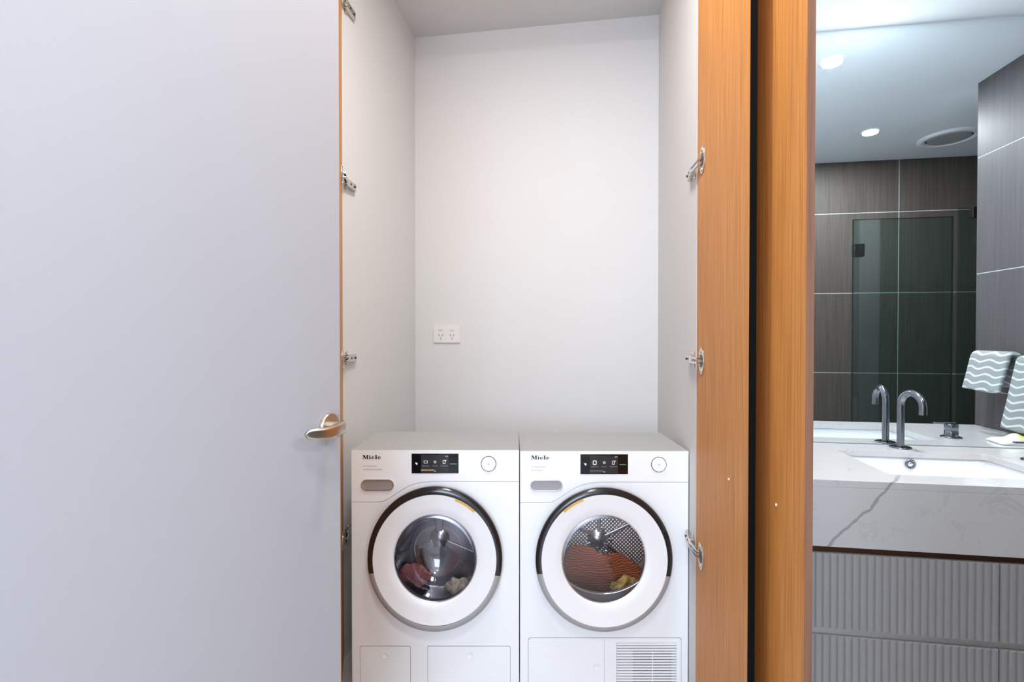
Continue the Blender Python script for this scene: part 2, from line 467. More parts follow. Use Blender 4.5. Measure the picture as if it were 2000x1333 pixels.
for i in range(N_+1):
    t = i/N_
    x = 0.030+0.096*t
    hh = 0.0125*(1-0.10*t)*(1 if t < 0.72 else math.sqrt(max(0.0, 1-((t-0.72)/0.28)**2)))+0.0004
    yb = 0.036+0.005*math.sin(PI*min(1, t*1.1))-0.012*t*t
    th = 0.008*(1-0.35*t)
    zc = hz-0.001-0.004*math.sin(PI*t)
    if i == 0: th *= 0.7
    rows.append([(x, sgn*(yb-th/2), zc-hh), (x, sgn*(yb-th/2), zc+hh), (x, sgn*(yb+th/3), zc+hh*0.96), (x, sgn*(yb+th/2), zc+hh*0.5), (x, sgn*(yb+th/2), zc-hh*0.5), (x, sgn*(yb+th/3), zc-hh*0.96)])
vs = [p for r in rows for p in r]; k = 6
fs = [(i*k+j, i*k+(j+1) % k, (i+1)*k+(j+1) % k, (i+1)*k+j) for i in range(N_) for j in range(k)]
lv.add(vs, fs, 0, True); lv.add(rows[0], [tuple(range(k))]); lv.add(rows[-1], [tuple(range(k))])
lv.build('handle_lever', M_nickel, hd)

# ------------------------------------------------------------------ closet doors with cup hinges
def closet_door(name, label, hx, hy, ang, length, height, thick, side, z_hinges, wall_x, wall_y):
    """hinge edge at (hx, hy); the leaf runs in direction ang (from +x axis); inner face towards the closet's middle"""
    d = thing(name, label, 'door', (hx, hy, 0.02), ang, kind='structure')
    M = Matrix.Translation((hx, hy, 0.02)) @ Matrix.Rotation(ang, 4, 'Z')
    inv = M.inverted()
    # in the leaf's own axes the inner face is y = 0 and the body lies on the far side
    ny = 1 if side < 0 else -1
    y0, y1 = (-thick, 0) if ny > 0 else (0, thick)
    MB().box((0.0, y0, 0), (length, y1, height)).build('door_leaf', [M_wood], d, 0.0008)
    for z in z_hinges:
        zl = z-0.02
        a = MB()
        # cup plate on the leaf's inner face
        cx = 0.076
        pts = [(cx+0.033*math.cos(q), zl+0.043*math.sin(q)) for q in [2*PI*i/36 for i in range(36)]]
        cup = MB().prism_y(pts, ny*0.0001, ny*0.003).build('cup_plate', M_hinge, d, 0.0006)
        MB().prism_y([(cx+0.024*math.cos(2*PI*i/28), zl+0.021*math.sin(2*PI*i/28)) for i in range(28)], ny*0.0028, ny*0.0036).build('cup_recess', M_black, cup)
        for sz in (-0.031, 0.031):
            MB().lathe([(0.0055, ny*0.002), (0.0055, ny*0.0045), (0.003, ny*0.006)], (cx, 0, zl+sz), 'y', 14).build('screw', M_brass, cup)
        # link from the cup round to the closet's side wall, built in room axes
        sg = -side                                     # away from the wall, into the closet
        p0 = M @ Vector((cx-0.002, ny*0.003, zl))
        yw = wall_y
        q = [(p0.x, p0.y), (p0.x+sg*0.011, p0.y+0.010), (wall_x+sg*0.021, yw+0.002), (wall_x+sg*0.018, yw+0.03)]
        qi = [(p0.x, p0.y+0.014), (p0.x+sg*0.004, p0.y+0.020), (wall_x+sg*0.012, yw+0.004), (wall_x+sg*0.008, yw+0.03)]
        for dz0, dz1 in ((-0.0115, -0.0035), (0.0035, 0.0115)):
            arm = MB()
            arm.hexa([(x_, y_, z+dz0) for x_, y_ in q+qi[::-1]], [(x_, y_, z+dz1) for x_, y_ in q+qi[::-1]])
            arm.xf(inv); arm.build('hinge_arm', M_chrome, d, 0.002, 3)
        # body block and cross-shaped mounting plate on the closet's side wall
        x_in = wall_x+sg*0.0005
        pl = MB()
        pl.box((min(x_in, x_in+sg*0.004), yw+0.022, z-0.027), (max(x_in, x_in+sg*0.004), yw+0.038, z+0.027))
        pl.xf(inv)
        mp = pl.build('mounting_plate', M_hinge, d, 0.0015)
        bd = MB()
        xa, xb = x_in+sg*0.0002, x_in+sg*0.018
        bd.hexa([(xa, yw+0.010, z-0.0145), (xb+sg*0.002, yw+0.010, z-0.0145), (xb-sg*0.003, yw+0.088, z-0.0145), (xb-sg*0.009, yw+0.100, z-0.0145), (xa, yw+0.100, z-0.0145)],
                [(xa, yw+0.010, z+0.0145), (xb+sg*0.002, yw+0.010, z+0.0145), (xb-sg*0.003, yw+0.088, z+0.0145), (xb-sg*0.009, yw+0.100, z+0.0145), (xa, yw+0.100, z+0.0145)])
        bd.xf(inv)
        b_ = bd.build('hinge_body', M_hinge, d, 0.0025, 3)
        for sy in (yw+0.04, yw+0.076):
            sc = MB().lathe([(0.0042, xb+sg*0.0012), (0.0035, xb-sg*0.0045)], (0, sy, z), 'x', 12)
            sc.xf(inv); sc.build('screw', M_black, b_)
        for dz in (-0.020, 0.020):
            sw = MB().lathe([(0.0038, x_in+sg*0.0040), (0.003, x_in+sg*0.006)], (0, yw+0.030, z+dz), 'x', 12)
            sw.xf(inv); sw.build('screw', M_brass, mp)
    return d
dl = closet_door('door_2', 'oak closet door seen edge-on behind the white door', -0.938, 1.788, -PI/2+math.radians(25.5), 0.60, 2.78, 0.018, -1, [2.564, 1.871, 1.181, 0.495], -0.944, 1.797)
dr = closet_door('door_3', 'oak closet door standing open right of the dryer, with three hinges in view', 0.36, 1.711, -PI/2, 0.534, 2.78, 0.0152, 1, [2.50, 1.827, 1.190, 0.567], 0.36, 1.718)
MB().box((0.5342, 0.0, 0), (0.5352, 0.0152, 2.78)).build('edge_profile', M_flatblack, dr)['label'] = 'black end edge'
MB().lathe([(0.0042, 0), (0.0042, -0.002), (0.002, -0.004)], (1.711-1.327, 0, 0.882), 'y', 14).build('screw', M_brass, dr)

d4 = thing('door_4', 'oak door panel with shade-darkened edge between the closet door and the vanity', 'door', (0.4070, 1.001, 0.02), kind='structure')
MB().box((0, 0, 0), (0.0134, 0.98, 2.36)).build('door_leaf', M_wood, d4)
MB().box((0.0135, 0, 0), (0.0142, 0.98, 2.36)).build('outer_face', M_wall, d4)['label'] = 'white outer face'
MB().box((0, -0.0008, 0), (0.0142, -0.0001, 2.36)).build('shaded_edge', M_woodedge, d4)['label'] = 'oak end edge, darkened for its shade'  # brown tone stands for the shade on this end
MB().lathe([(0.0042, 0), (0.0042, -0.002), (0.002, -0.004)], (0, 1.141-1.001, 0.882), 'x', 14).build('screw', M_brass, d4)

# ------------------------------------------------------------------ washing machine and dryer
D0 = 1.749
KX = 1/FPX
class Frame:
    """turns photo positions into the machine's own axes: x to the right, y into the machine, z up"""
    def __init__(s, cx):
        s.cx = (cx-1000)/FPX*D0
    def __call__(s, px, py, dy=0.0):
        u, fw, up = ray(px, py); t = (D0+dy)/fw
        return (u*t-s.cx, up*t+H)
    def loc(s): 
        p = cam2w(s.cx, D0); return (p.x, p.y, 0)
def text_mesh(txt, size, m, parent, x, z, y, name='lettering', align='LEFT', width=None, sx=1.0):
    cu = bpy.data.curves.new('t', 'FONT'); cu.body = txt; cu.size = size; cu.align_x = align
    to = bpy.data.objects.new('t', cu); COL.objects.link(to)
    dg = bpy.context.evaluated_depsgraph_get(); dg.update()
    me = bpy.data.meshes.new_from_object(to.evaluated_get(dg))
    bpy.data.objects.remove(to)
    xs = [v.co.x for v in me.vertices]; w_ = max(xs)-min(xs); x0 = min(xs)
    f = sx if width is None else width/w_
    for v in me.vertices:
        cx_, cy_ = v.co.x, v.co.y
        if align == 'LEFT': cx_ = cx_-x0
        v.co = (x+cx_*f, y, z+cy_)
    me.materials.clear(); me.materials.append(m)
    o = bpy.data.objects.new(name, me); COL.objects.link(o); o.parent = parent
    return o
def brand(parent, x, z, wd, ht, y):
    """heavy slab-serif word drawn letter by letter: M i e l e"""
    mb = MB(); U = 4.62; sx = wd/U; sz = ht
    def P(pts, holes=()):
        mb.prism_y([(x+a*sx, z+b*sz) for a, b in pts], y, y-0.0003, 0, [[(x+a*sx, z+b*sz) for a, b in h] for h in holes])
    def R(x0, z0, x1, z1): P([(x0, z0), (x1, z0), (x1, z1), (x0, z1)])
    # M
    R(0.0, 0, 0.42, 0.10); R(0.16, 0.1, 0.26, 0.92); R(0.0, 0.90, 0.42, 1.0)
    P([(0.12, 1.0), (0.52, 1.0), (0.86, 0.30), (0.70, 0.0)])
    P([(0.70, 0.0), (0.80, 0.34), (1.06, 1.0), (1.12, 1.0), (0.76, 0.0)])
    R(1.06, 0, 1.38, 1.0); R(0.98, 0, 1.46, 0.10); R(1.0, 0.90, 1.46, 1.0)
    # i
    ox = 1.60
    R(ox+0.10, 0, ox+0.38, 0.66); R(ox, 0, ox+0.48, 0.10); R(ox, 0.58, ox+0.2, 0.66)
    P([(ox+0.24+0.13*math.cos(a*PI/6), 0.86+0.10*math.sin(a*PI/6)) for a in range(12)])
    # e, l, e
    def e(ox):
        n = 22; outer = []; inner = []
        for i in range(n+1):
            a = 0.05+(2*PI-0.55)*i/n
            outer.append((ox+0.36+0.36*math.cos(a), 0.33+0.36*math.sin(a)))
            inner.append((ox+0.41+0.20*math.cos(a), 0.33+0.26*math.sin(a)))
        P(outer+inner[::-1])
        R(ox+0.22, 0.31, ox+0.70, 0.39)
        P([(ox+0.02, 0.2), (ox+0.26, 0.12), (ox+0.26, 0.54), (ox+0.02, 0.46)])
    e(2.22)
    ox = 3.08
    R(ox+0.12, 0, ox+0.44, 1.0); R(ox, 0, ox+0.56, 0.10); R(ox, 0.90, ox+0.3, 1.0)
    e(3.78)
    mb.build('brand_lettering', M_ink, parent)
def star(cx, cz, r, ri):
    return [(cx+(r if i % 2 == 0 else ri)*math.cos(PI/2+i*PI/5), cz+(r if i % 2 == 0 else ri)*math.sin(PI/2+i*PI/5)) for i in range(10)]

def machine(kind, F, x0p, x1p, topp, dx, dy, ring_c, ring_o, ring_i, glass_r):
    """dx, dy: how far this machine's details are shifted from the washer's positions in the photo"""
    wash = kind == 'washer'
    t = thing('washing_machine' if wash else 'tumble_dryer',
              'white front-loading washing machine, left of the pair in the closet' if wash else 'white tumble dryer with slatted vent, right of the pair in the closet',
              'washing machine' if wash else 'dryer', F.loc(), YAW)
    PY = -0.004
    xl, zt = F(x0p, topp); xr, _ = F(x1p, topp)
    zb = 0.018; DEP = 0.335
    # cabinet
    b = MB()
    tk = 0.006
    b.box((xl, 0.0, zb), (xl+tk, DEP, zt-0.004)).box((xr-tk, 0.0, zb), (xr, DEP, zt-0.004))
    b.box((xl+tk, DEP-tk, zb), (xr-tk, DEP, zt-0.004)).box((xl+tk, 0.0, zb), (xr-tk, DEP-tk, zb+tk))
    b.build('cabinet', M_white, t)
    MB().box((xl, PY+0.001, zt-0.0038), (xr, DEP, zt)).build('lid', M_lid, t, 0.001)['label'] = 'grey lid'
    for fx in (xl+0.05, xr-0.05):
        for fy in (0.05, DEP-0.05):
            MB().lathe([(0.020, 0.0), (0.020, 0.008), (0.010, 0.010), (0.010, 0.019)], (fx, fy, 0), 'z', 20).build('foot', M_rubber, t)
    # seam line between control fascia and front panel
    sp = [(x0p, 980.3), (740, 980.5), (748, 979.5), (756, 976), (765, 970.5), (775, 963.5), (785, 957), (797, 950), (810, 945), (826, 942), (845, 940.6), (870, 940.2), (x1p-dx, 940.6)]
    sp = [(p[0]+(dx if i and i < len(sp)-1 else 0), p[1]+dy) for i, p in enumerate(sp)]
    sp[0] = (x0p, sp[0][1]); sp[-1] = (x1p, sp[-1][1])
    line = [F(*p) for p in sp]
    g = 0.0008
    up = [(p[0], p[1]+g) for p in line]; dn = [(p[0], p[1]-g) for p in line]
    dn[0] = (xl, dn[0][1]); dn[-1] = (xr, dn[-1][1]); up[0] = (xl, up[0][1]); up[-1] = (xr, up[-1][1])
    MB().prism_y([(xl, zt)]+up+[(xr, zt)], PY, -0.0005).build('control_fascia', M_white, t)
    hole = ring_pts(F(*ring_c)[0], F(*ring_c)[1], 0.185, 0.195)
    MB().prism_y([(xl, zb)]+[(xr, zb)]+dn[::-1], PY, -0.0005, 0, [hole]).build('front_panel', M_white, t)
    MB().prism_y([(xl+0.001, zb+0.001), (xr-0.001, zb+0.001), (xr-0.001, zt-0.005), (xl+0.001, zt-0.005)], -0.0005, 0.0005, 0, [hole]).build('frame_plate', M_seam, t)
    # brand, model lines
    x, z = F(708+dx, 897+dy*0.75, PY)
    x2, z2 = F(744.5+dx, 889+dy*0.75, PY)
    brand(t, x, z, x2-x, (z2-z)*0.95, PY-0.0002)
    l1, l2, w1, w2 = (('W1 TwinDos', 'Wash & PowerWash', 26, 37) if wash else ('T1 SteamFinish', 'Eco & Steam', 27, 21))
    l1 = 'W1 SteamWash' if wash else l1
    l2 = 'TwinDos & PowerWash' if wash else l2
    for tx, yy, wd in ((l1, 912.3, w1), (l2, 918.8, w2)):
        x, z = F(709.5+dx-(0.5 if not wash else 0), yy+dy, PY)
        text_mesh(tx, 0.0068, M_greyink, t, x, z, PY-0.0003, 'model_lettering', width=wd*D0/FPX)
    # drawer grip
    gx0, gz0 = F(705.5+dx, 958.5+dy*0.6, PY); gx1, gz1 = F(769.7+dx, 936.7+dy*0.6, PY)
    rr_ = (gz1-gz0)/2-0.0001
    gp = MB().prism_y(rrect(gx0, gz0, gx1, gz1, rr_, 10), PY, PY-0.004, 0, [rrect(gx0+0.0035, gz0+0.0035, gx1-0.0035, gz1-0.0035, rr_-0.0036, 10)])
    gp = gp.build('drawer_grip', M_chrome, t, 0.0012)
    MB().prism_y(rrect(gx0+0.0035, gz0+0.0035, gx1-0.0035, gz1-0.0035, rr_-0.0036, 10), PY, PY-0.0012).build('grip_inset', mat('brushed_steel', (0.36, 0.36, 0.36), 0.45, 0.3), gp)
    # display
    ax0, az0 = F(804.2+dx, 925+dy, PY); ax1, az1 = F(895.6+dx+(1.5 if not wash else 0), 886.6+dy, PY)
    W_ = ax1-ax0; Hh = az1-az0; yf = PY-0.0016
    dp = MB().box((ax0, yf, az0), (ax1, PY, az1)).build('display', M_blackglass, t)
    def DX(f): return ax0+W_*f
    def DZ(f): return az1-Hh*f
    yi = yf-0.0002
    MB().box((DX(0.20), yf-0.0001, DZ(0.97)), (DX(0.79), yf, DZ(0.06))).build('screen', M_screen, dp)
    def loop(pts, q, nm):
        cx_ = sum(p[0] for p in pts)/len(pts); cz_ = sum(p[1] for p in pts)/len(pts)
        inn = [(cx_+(p[0]-cx_)*q, cz_+(p[1]-cz_)*q) for p in pts]
        MB().prism_y(pts, yi, yi+0.0001, 0, [inn]).build(nm, M_icon, dp)
    cx1, cx2, cx3, cz_ = DX(0.30), DX(0.50), DX(0.695), DZ(0.42)
    if wash: loop([(cx1-0.0075, cz_+0.0048), (cx1+0.0075, cz_+0.0048), (cx1+0.006, cz_-0.0048), (cx1-0.006, cz_-0.0048)], 0.72, 'programme_icon')
    else: loop(rrect(cx1-0.0068, cz_-0.0078, cx1+0.0068, cz_+0.0078, 0.003), 0.62, 'programme_icon')
    loop(star(cx2, cz_, 0.0062, 0.0034), 0.55, 'star_icon')
    loop([(cx3-0.005, cz_-0.0065), (cx3+0.004, cz_-0.0065), (cx3+0.004, cz_+0.0065), (cx3-0.005, cz_+0.0065)], 0.68, 'page_icon')
    MB().prism_y([(cx3+0.003, cz_-0.002), (cx3+0.008, cz_+0.007), (cx3+0.006, cz_+0.008), (cx3+0.001, cz_)], yi-0.0001, yi).build('pencil_icon', M_icon, dp)
    a = MB().prism_y([(DX(0.07), DZ(0.45)), (DX(0.115), DZ(0.45)), (DX(0.13), DZ(0.5)), (DX(0.12), DZ(0.56)), (DX(0.10), DZ(0.56))], yi, yi+0.0001)
    a.build('back_arrow', M_icon, dp)
    for tx, cx_, wd in (('Programmes', cx1, 0.150), ('Favourites', cx2, 0.105), ('MobileControl', cx3, 0.155)):
        text_mesh(tx, 0.0042, M_icon_dim, dp, cx_-W_*wd/2, DZ(0.64), yi, 'caption', width=W_*wd)
    text_mesh('Start/Stop', 0.0048, M_green, dp, DX(0.825), DZ(0.535), yi, 'caption', width=W_*0.135)
    MB().box((DX(0.20), yi, DZ(0.87 if wash else 0.855)), (DX(0.48), yi+0.0001, DZ(0.80 if wash else 0.835))).build('progress_line', M_amber if wash else M_icon_dim, dp)
    MB().box((DX(0.48), yi, DZ(0.91)), (DX(0.52), yi+0.0001, DZ(0.87))).build('progress_mark', M_icon_dim, dp)
    MB().box((DX(0.72), yi, DZ(0.15)), (DX(0.78), yi+0.0001, DZ(0.11))).build('status_mark', M_icon_dim, dp)
    # round start button
    kx, kz = F(954.3+dx+(3 if not wash else 0), 906.5+dy, PY)
    bt = MB().lathe([(0.0252, PY), (0.0252, PY-0.0035), (0.024, PY-0.0045), (0.0005, PY-0.0045)], (kx, 0, kz), 'y', 48, smooth=False, cap=False).build('start_button', M_white, t)
    MB().lathe([(0.0276, PY-0.0001), (0.0276, PY-0.0010), (0.0252, PY-0.0008), (0.0252, PY-0.0001)], (kx, 0, kz), 'y', 48, cap=False).build('button_ring', mat('button_ring', (0.10, 0.10, 0.10), 0.4), bt)
    MB().lathe([(0.0022, PY-0.0044), (0.0022, PY-0.0050)], (kx, 0, kz), 'y', 16).build('button_dot', M_seam2, bt)
    # porthole door
    YF = -0.042
    cx, cz = F(*ring_c, YF)
    kf = (D0+YF)/FPX
    ro = ring_o[0]/2*kf; ez = ring_o[1]/ring_o[0]
    ri = ring_i[0]/2*kf; rg = glass_r[0]/2*kf
    dz_i = F(ring_c[0], ring_c[1]-1.4, YF)[1]-cz
    ro += 0.0030
    prof = [(ri*1.0, YF-0.0015), (ri+0.004, YF-0.0025), (ro-0.003, YF+0.002), (ro, YF+0.008), (ro-0.004, -0.012), (ro-0.012, PY)]
    def arc(prof, a0, a1, n):
        mb = MB(); vs = []
        for r_, y_ in prof:
            for k in range(n+1):
                a = math.radians(a0+(a1-a0)*k/n); vs.append((cx+r_*math.cos(a), y_, cz+r_*ez*math.sin(a)))
        m_ = n+1
        mb.add(vs, [(j*m_+k, j*m_+k+1, (j+1)*m_+k+1, (j+1)*m_+k) for j in range(len(prof)-1) for k in range(n)], 0, True)
        return mb
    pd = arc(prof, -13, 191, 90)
    door = pd.build('porthole_door', M_ring, t)  # one rim in two tones: dark and light reflections painted as colour
    door['label'] = 'round porthole door, upper rim dark as a painted reflection'
    arc(prof, 191, 347, 70).build('lower_rim', M_ring2, door)['label'] = 'lower rim, lighter as a painted reflection'
    czi = cz+dz_i
    ezi = ring_i[1]/ring_i[0]
    MB().lathe_y([(ri+0.0012, YF-0.0019), (ri-0.004, YF-0.0012), (rg+0.03, YF+0.004), (rg+0.004, YF+0.006), (rg, YF+0.009), (rg, YF+0.020)], cx, cz, ezi, 128).build('door_face', M_face, door)
    mb = MB(); a0, a1 = (20, 41) if wash else (-41, -20)
    pts_o = []; pts_i = []
    for i in range(15):
        a = math.radians(90-(a0+(a1-a0)*i/14))
        pts_o.append((cx+(ri+0.0004)*math.cos(a), cz+(ri+0.0004)*ezi*math.sin(a)))
        pts_i.append((cx+(ri-0.0062)*math.cos(a), cz+(ri-0.0062)*ezi*math.sin(a)))
    mb.prism_y(pts_o+pts_i[::-1], YF-0.0024, YF-0.0008).build('yellow_mark', M_yellow, door)
    # glass bowl and seal
    MB().lathe_y([(rg, YF+0.010), (rg+0.003, YF+0.016), (rg-0.003, YF+0.016)], cx, cz, ezi, 96).build('glass_trim', M_chrome, door)
    if wash:
        prof = [(rg-0.001, YF+0.012), (rg-0.012, YF+0.030), (rg-0.022, YF+0.060), (rg-0.036, YF+0.100), (rg-0.060, YF+0.125), (rg*0.3, YF+0.138), (0.0005, YF+0.14)]
        MB().lathe_y(prof, cx, cz, ezi, 96).build('glass_bowl', M_bowl, door)
    else:
        MB().lathe_y([(rg-0.001, YF+0.012), (rg*0.6, YF+0.007), (0.0005, YF+0.004)], cx, cz, ezi, 96).build('glass_bowl', M_bowl2, door)
    # flat back of the door so that the porthole is closed round the glass
    MB().lathe_y([(rg+0.001, YF+0.018), (rg+0.002, 0.002), (0.19, 0.002)], cx, cz, ezi, 96).build('door_seal', M_rubber, t)
    # drum
    dr_ = 0.205; yb = 0.20
    cx0, cz0 = cx, cz
    cx += 0.018 if not wash else -0.018; cz -= 0.022
    MB().lathe_y([(rg+0.006, 0.006), (dr_*0.92, 0.012), (dr_, 0.03), (dr_, yb-0.012), (dr_-0.012, yb)], cx, cz, 1.0, 72).build('drum', M_drum, t)
    bk = MB().lathe_y([(dr_-0.010, yb), (0.0005, yb)], cx, cz, 1.0, 72, smooth=False).build('drum_back', M_perf if not wash else M_drum, t)
    n_sp = 6 if not wash else 3
    for i in range(n_sp):
        a = 2*PI*i/n_sp+(0.45 if not wash else PI/2)
        u = Vector((math.cos(a), 0, math.sin(a))); v = Vector((-math.sin(a), 0, math.cos(a)))
        w0, w1 = (0.006, 0.005) if not wash else (0.012, 0.03)
        o_ = Vector((cx, 0, cz))
        A = [o_+u*0.03-v*w0, o_+u*(dr_-0.02)-v*w1, o_+u*(dr_-0.02)+v*w1, o_+u*0.03+v*w0]
        MB().hexa([(p.x, yb-0.001, p.z) for p in A], [(p.x, yb-0.010, p.z) for p in A]).build('drum_spoke', M_drum, t, 0.003)
    hub = MB().lathe_y([(0.040, yb-0.001), (0.037, yb-0.006), (0.026, yb-0.009), (0.022, yb-0.015), (0.0005, yb-0.017)], cx, cz, 1.0, 40).build('drum_hub', M_drum, t)
    if not wash:
        for i in range(6):
            a = 2*PI*i/6+0.1
            MB().lathe_y([(0.005, yb-0.012), (0.005, yb-0.022), (0.0005, yb-0.024)], cx+0.050*math.cos(a), cz+0.050*math.sin(a), 1, 12).build('hub_bolt', M_chrome, t)
        # lint filter ramp filling the bottom of the opening
        ramp_pts = []
        n = 24
        for i in range(n+1):
            q = -1+2*i/n
            xx = q*rg*1.02
            ramp_pts.append((cx0+xx, F(ring_c[0], 1156, 0)[1]+(q*q)*0.062))
        base = [(cx0+rg*1.02, cz0-rg*1.3), (cx0-rg*1.02, cz0-rg*1.3)]
        lf = MB().prism_y(ramp_pts+base, -0.016, -0.004).build('lint_filter', M_ramp, t)
        li = MB()
        li.tube([(p[0], -0.017, p[1]) for p in ramp_pts], 0.0022, 8)
        li.build('filter_lip', M_chrome, lf)
    else:
        # drum ribs show as paddles along the shell
        for a in (PI*0.5, PI*1.17, PI*1.83):
            MB().tube([(cx+(dr_-0.012)*math.cos(a), y, cz+(dr_-0.012)*math.sin(a)) for y in (0.03, 0.08, 0.13, 0.19)], 0.02, 12).build('drum_paddle', M_drum, t)
    # drum lamp
    cx, cz = cx0, cz0
    l = bpy.data.lights.new('drum_light', 'POINT'); l.energy = 0.55 if wash else 0.8; l.shadow_soft_size = 0.012; l.color = (1, 0.97, 0.92)
    lo = bpy.data.objects.new('drum_light', l); COL.objects.link(lo); lo.parent = t; lo.location = (cx+0.03, 0.05, cz+0.165)
    # lower flaps
    def flap(x0, y0, x1, nm, r=0.006, btn=None, seam=M_seam):
        fx0, fz1 = F(x0, y0, PY); fx1, _ = F(x1, y0, PY)
        z0_ = 0.022
        f_ = MB().prism_y(rrect(fx0+0.0012, z0_+0.001, fx1-0.0012, fz1-0.0012, r, 6), PY-0.0009, PY)
        f_ = f_.build(nm, M_white, t)
        MB().prism_y(rrect(fx0, z0_, fx1, fz1, r, 6), PY-0.0003, PY+0.0002).build('flap_gap', seam, f_)
        if btn:
            qx, qz = F(*btn, PY)
            MB().lathe([(0.0135, PY-0.0008), (0.0125, PY-0.0022), (0.0105, PY-0.0024), (0.0095, PY-0.0012), (0.0005, PY-0.0010)], (qx, 0, qz), 'y', 32, cap=False).build('press_latch', M_white, f_)
        return f_
    if wash:
        flap(703, 1262.5, 802, 'dosing_flap', btn=(753, 1280.5))
        flap(835, 1262.5, 997, 'pump_flap', btn=(917.5, 1280))
    else:
        f_ = flap(1031.5, 1245.8, 1331, 'condenser_flap', r=0.010, btn=(1164, 1302))
        sx, sz = F(1180.5, 1250, PY-0.001)
        MB().box((sx, PY-0.0011, 0.024), (sx+0.0007, PY-0.0008, sz)).build('flap_seam', M_seam2, f_)
        gx0, gz1 = F(1204, 1256, PY); gx1, _ = F(1321, 1256, PY)
        gr = MB().box((gx0, PY-0.0012, 0.03), (gx1, PY-0.0008, gz1)).build('air_grille', M_seam2, t)
        ix0 = F(1236, 1256, PY)[0]; ix1 = F(1312, 1256, PY)[0]; izt = F(1236, 1272, PY)[1]
        MB().box((ix0, PY-0.0014, 0.034), (ix1, PY-0.0012, izt)).build('grille_opening', M_seam, gr)
        pit = 5.52*kf*1.02
        z = gz1-0.0008
        sl = 0
        while z > 0.036 and sl < 60:
            MB().box((gx0+0.001, PY-0.0040, z-pit*0.56), (gx1-0.001, PY-0.0014, z)).build('grille_slat', M_white, gr)
            z -= pit; sl += 1
        mx = F(1274, 1256, PY)[0]
        MB().box((mx-0.0012, PY-0.0039, 0.034), (mx+0.0012, PY-0.0014, izt)).build('grille_mullion', M_white, gr)
    return t, cx, cz, rg
FW = Frame(850.25); FD = Frame(1179.75)
wm, wcx, wcz, wrg = machine('washer', FW, 687.0, 1013.5, 879.3, 0, 0, (848.7, 1095), (263, 284), (241.3, 257), (164.8, 176.5))
td, dcx, dcz, drg = machine('dryer', FD, 1015.8, 1344.0, 881.2, 329.3, 1.3, (1180.6, 1096.3), (267.3, 282), (246, 260), (166.8, 176.5))

# laundry in the drums: lumpy folded cloth heaps
def heap(name, label, cat, F, cx, cz, m, x0, x1, ztop, zdep, y0, y1, seed, folds=5, amp=0.02, group=None, lean=1.0):
    rnd = random.Random(seed)
    ph = [rnd.uniform(0, 6.28) for _ in range(8)]
    nx, ny = 46, 22
    vs = []; fs = []
    for j in range(ny+1):
        b = j/ny
        for i in range(nx+1):
            a = i/nx
            th = PI*a
            prof = math.sin(PI*a**lean)**0.6*math.sin(PI*(0.12+0.76*b))
            z = zdep+(ztop-zdep)*prof
            z += amp*math.sin(folds*PI*a+ph[0]+2.5*b)*math.sin(3*b+ph[1])*prof+amp*0.5*math.sin(11*a+7*b+ph[2])*prof+amp*0.3*math.sin(23*a-9*b+ph[3])*prof
            x = x0+(x1-x0)*a+0.008*math.sin(8*b+ph[4])
            y = y0+(y1-y0)*b+0.010*math.sin(9*a+ph[5])
            vs.append((x, y, z))
    top = len(vs)
    for j in range(ny+1):
        for i in range(nx+1):
            v = vs[j*(nx+1)+i]; vs.append((v[0], v[1], zdep-0.004-0.028*math.sin(PI*i/nx)))
    for lay in (0, top):
        for j in range(ny):
            for i in range(nx):
                k = lay+j*(nx+1)+i; fs.append((k, k+1, k+nx+2, k+nx+1))
    edge = [i for i in range(nx+1)]+[j*(nx+1)+nx for j in range(1, ny+1)]+[ny*(nx+1)+i for i in range(nx-1, -1, -1)]+[j*(nx+1) for j in range(ny-1, 0, -1)]
    for q in range(len(edge)):
        e0, e1 = edge[q], edge[(q+1) % len(edge)]; fs.append((e0, e1, top+e1, top+e0))
    mb = MB(); mb.add(vs, fs, 0, True)
    o = mb.build(name, m)
    o.location = F.loc(); o.rotation_euler = (0, 0, YAW)
    return tag(o, label, cat, group)
def heap_px(label, F, m, px0, px1, ptop, pbot, y0, y1, seed, folds, amp, lean=1.0):
    ym = (y0+y1)/2
    x0, zt_ = F(px0, ptop, ym); x1, zb2 = F(px1, pbot, ym)
    return heap('laundry_garment', label, 'laundry', F, 0, 0, m, x0, x1, zt_, zb2, y0, y1, seed, folds, amp, None, lean)
heap_px('pinkish red cloth at the lower left inside the washing machine drum', FW, M_pink, 778, 838, 1100, 1128, 0.125, 0.175, 2, 3, 0.010)
heap_px('near-black cloth at the bottom left of the washing machine drum', FW, M_dark, 776, 836, 1136, 1150, 0.110, 0.170, 5, 5, 0.008)
heap_px('pale beige cloth at the lower right inside the washing machine drum', FW, M_pale, 872, 916, 1130, 1148, 0.110, 0.165, 8, 4, 0.007)
heap_px('rust-red ribbed knit blanket heaped inside the dryer drum', FD, M_rust, 1088, 1258, 1070, 1130, 0.055, 0.150, 3, 3, 0.010, 0.62)
heap_px('olive gold cloth in front of the rust knit in the dryer, at the right', FD, M_olive, 1196, 1252, 1126, 1148, 0.012, 0.040, 12, 5, 0.006)

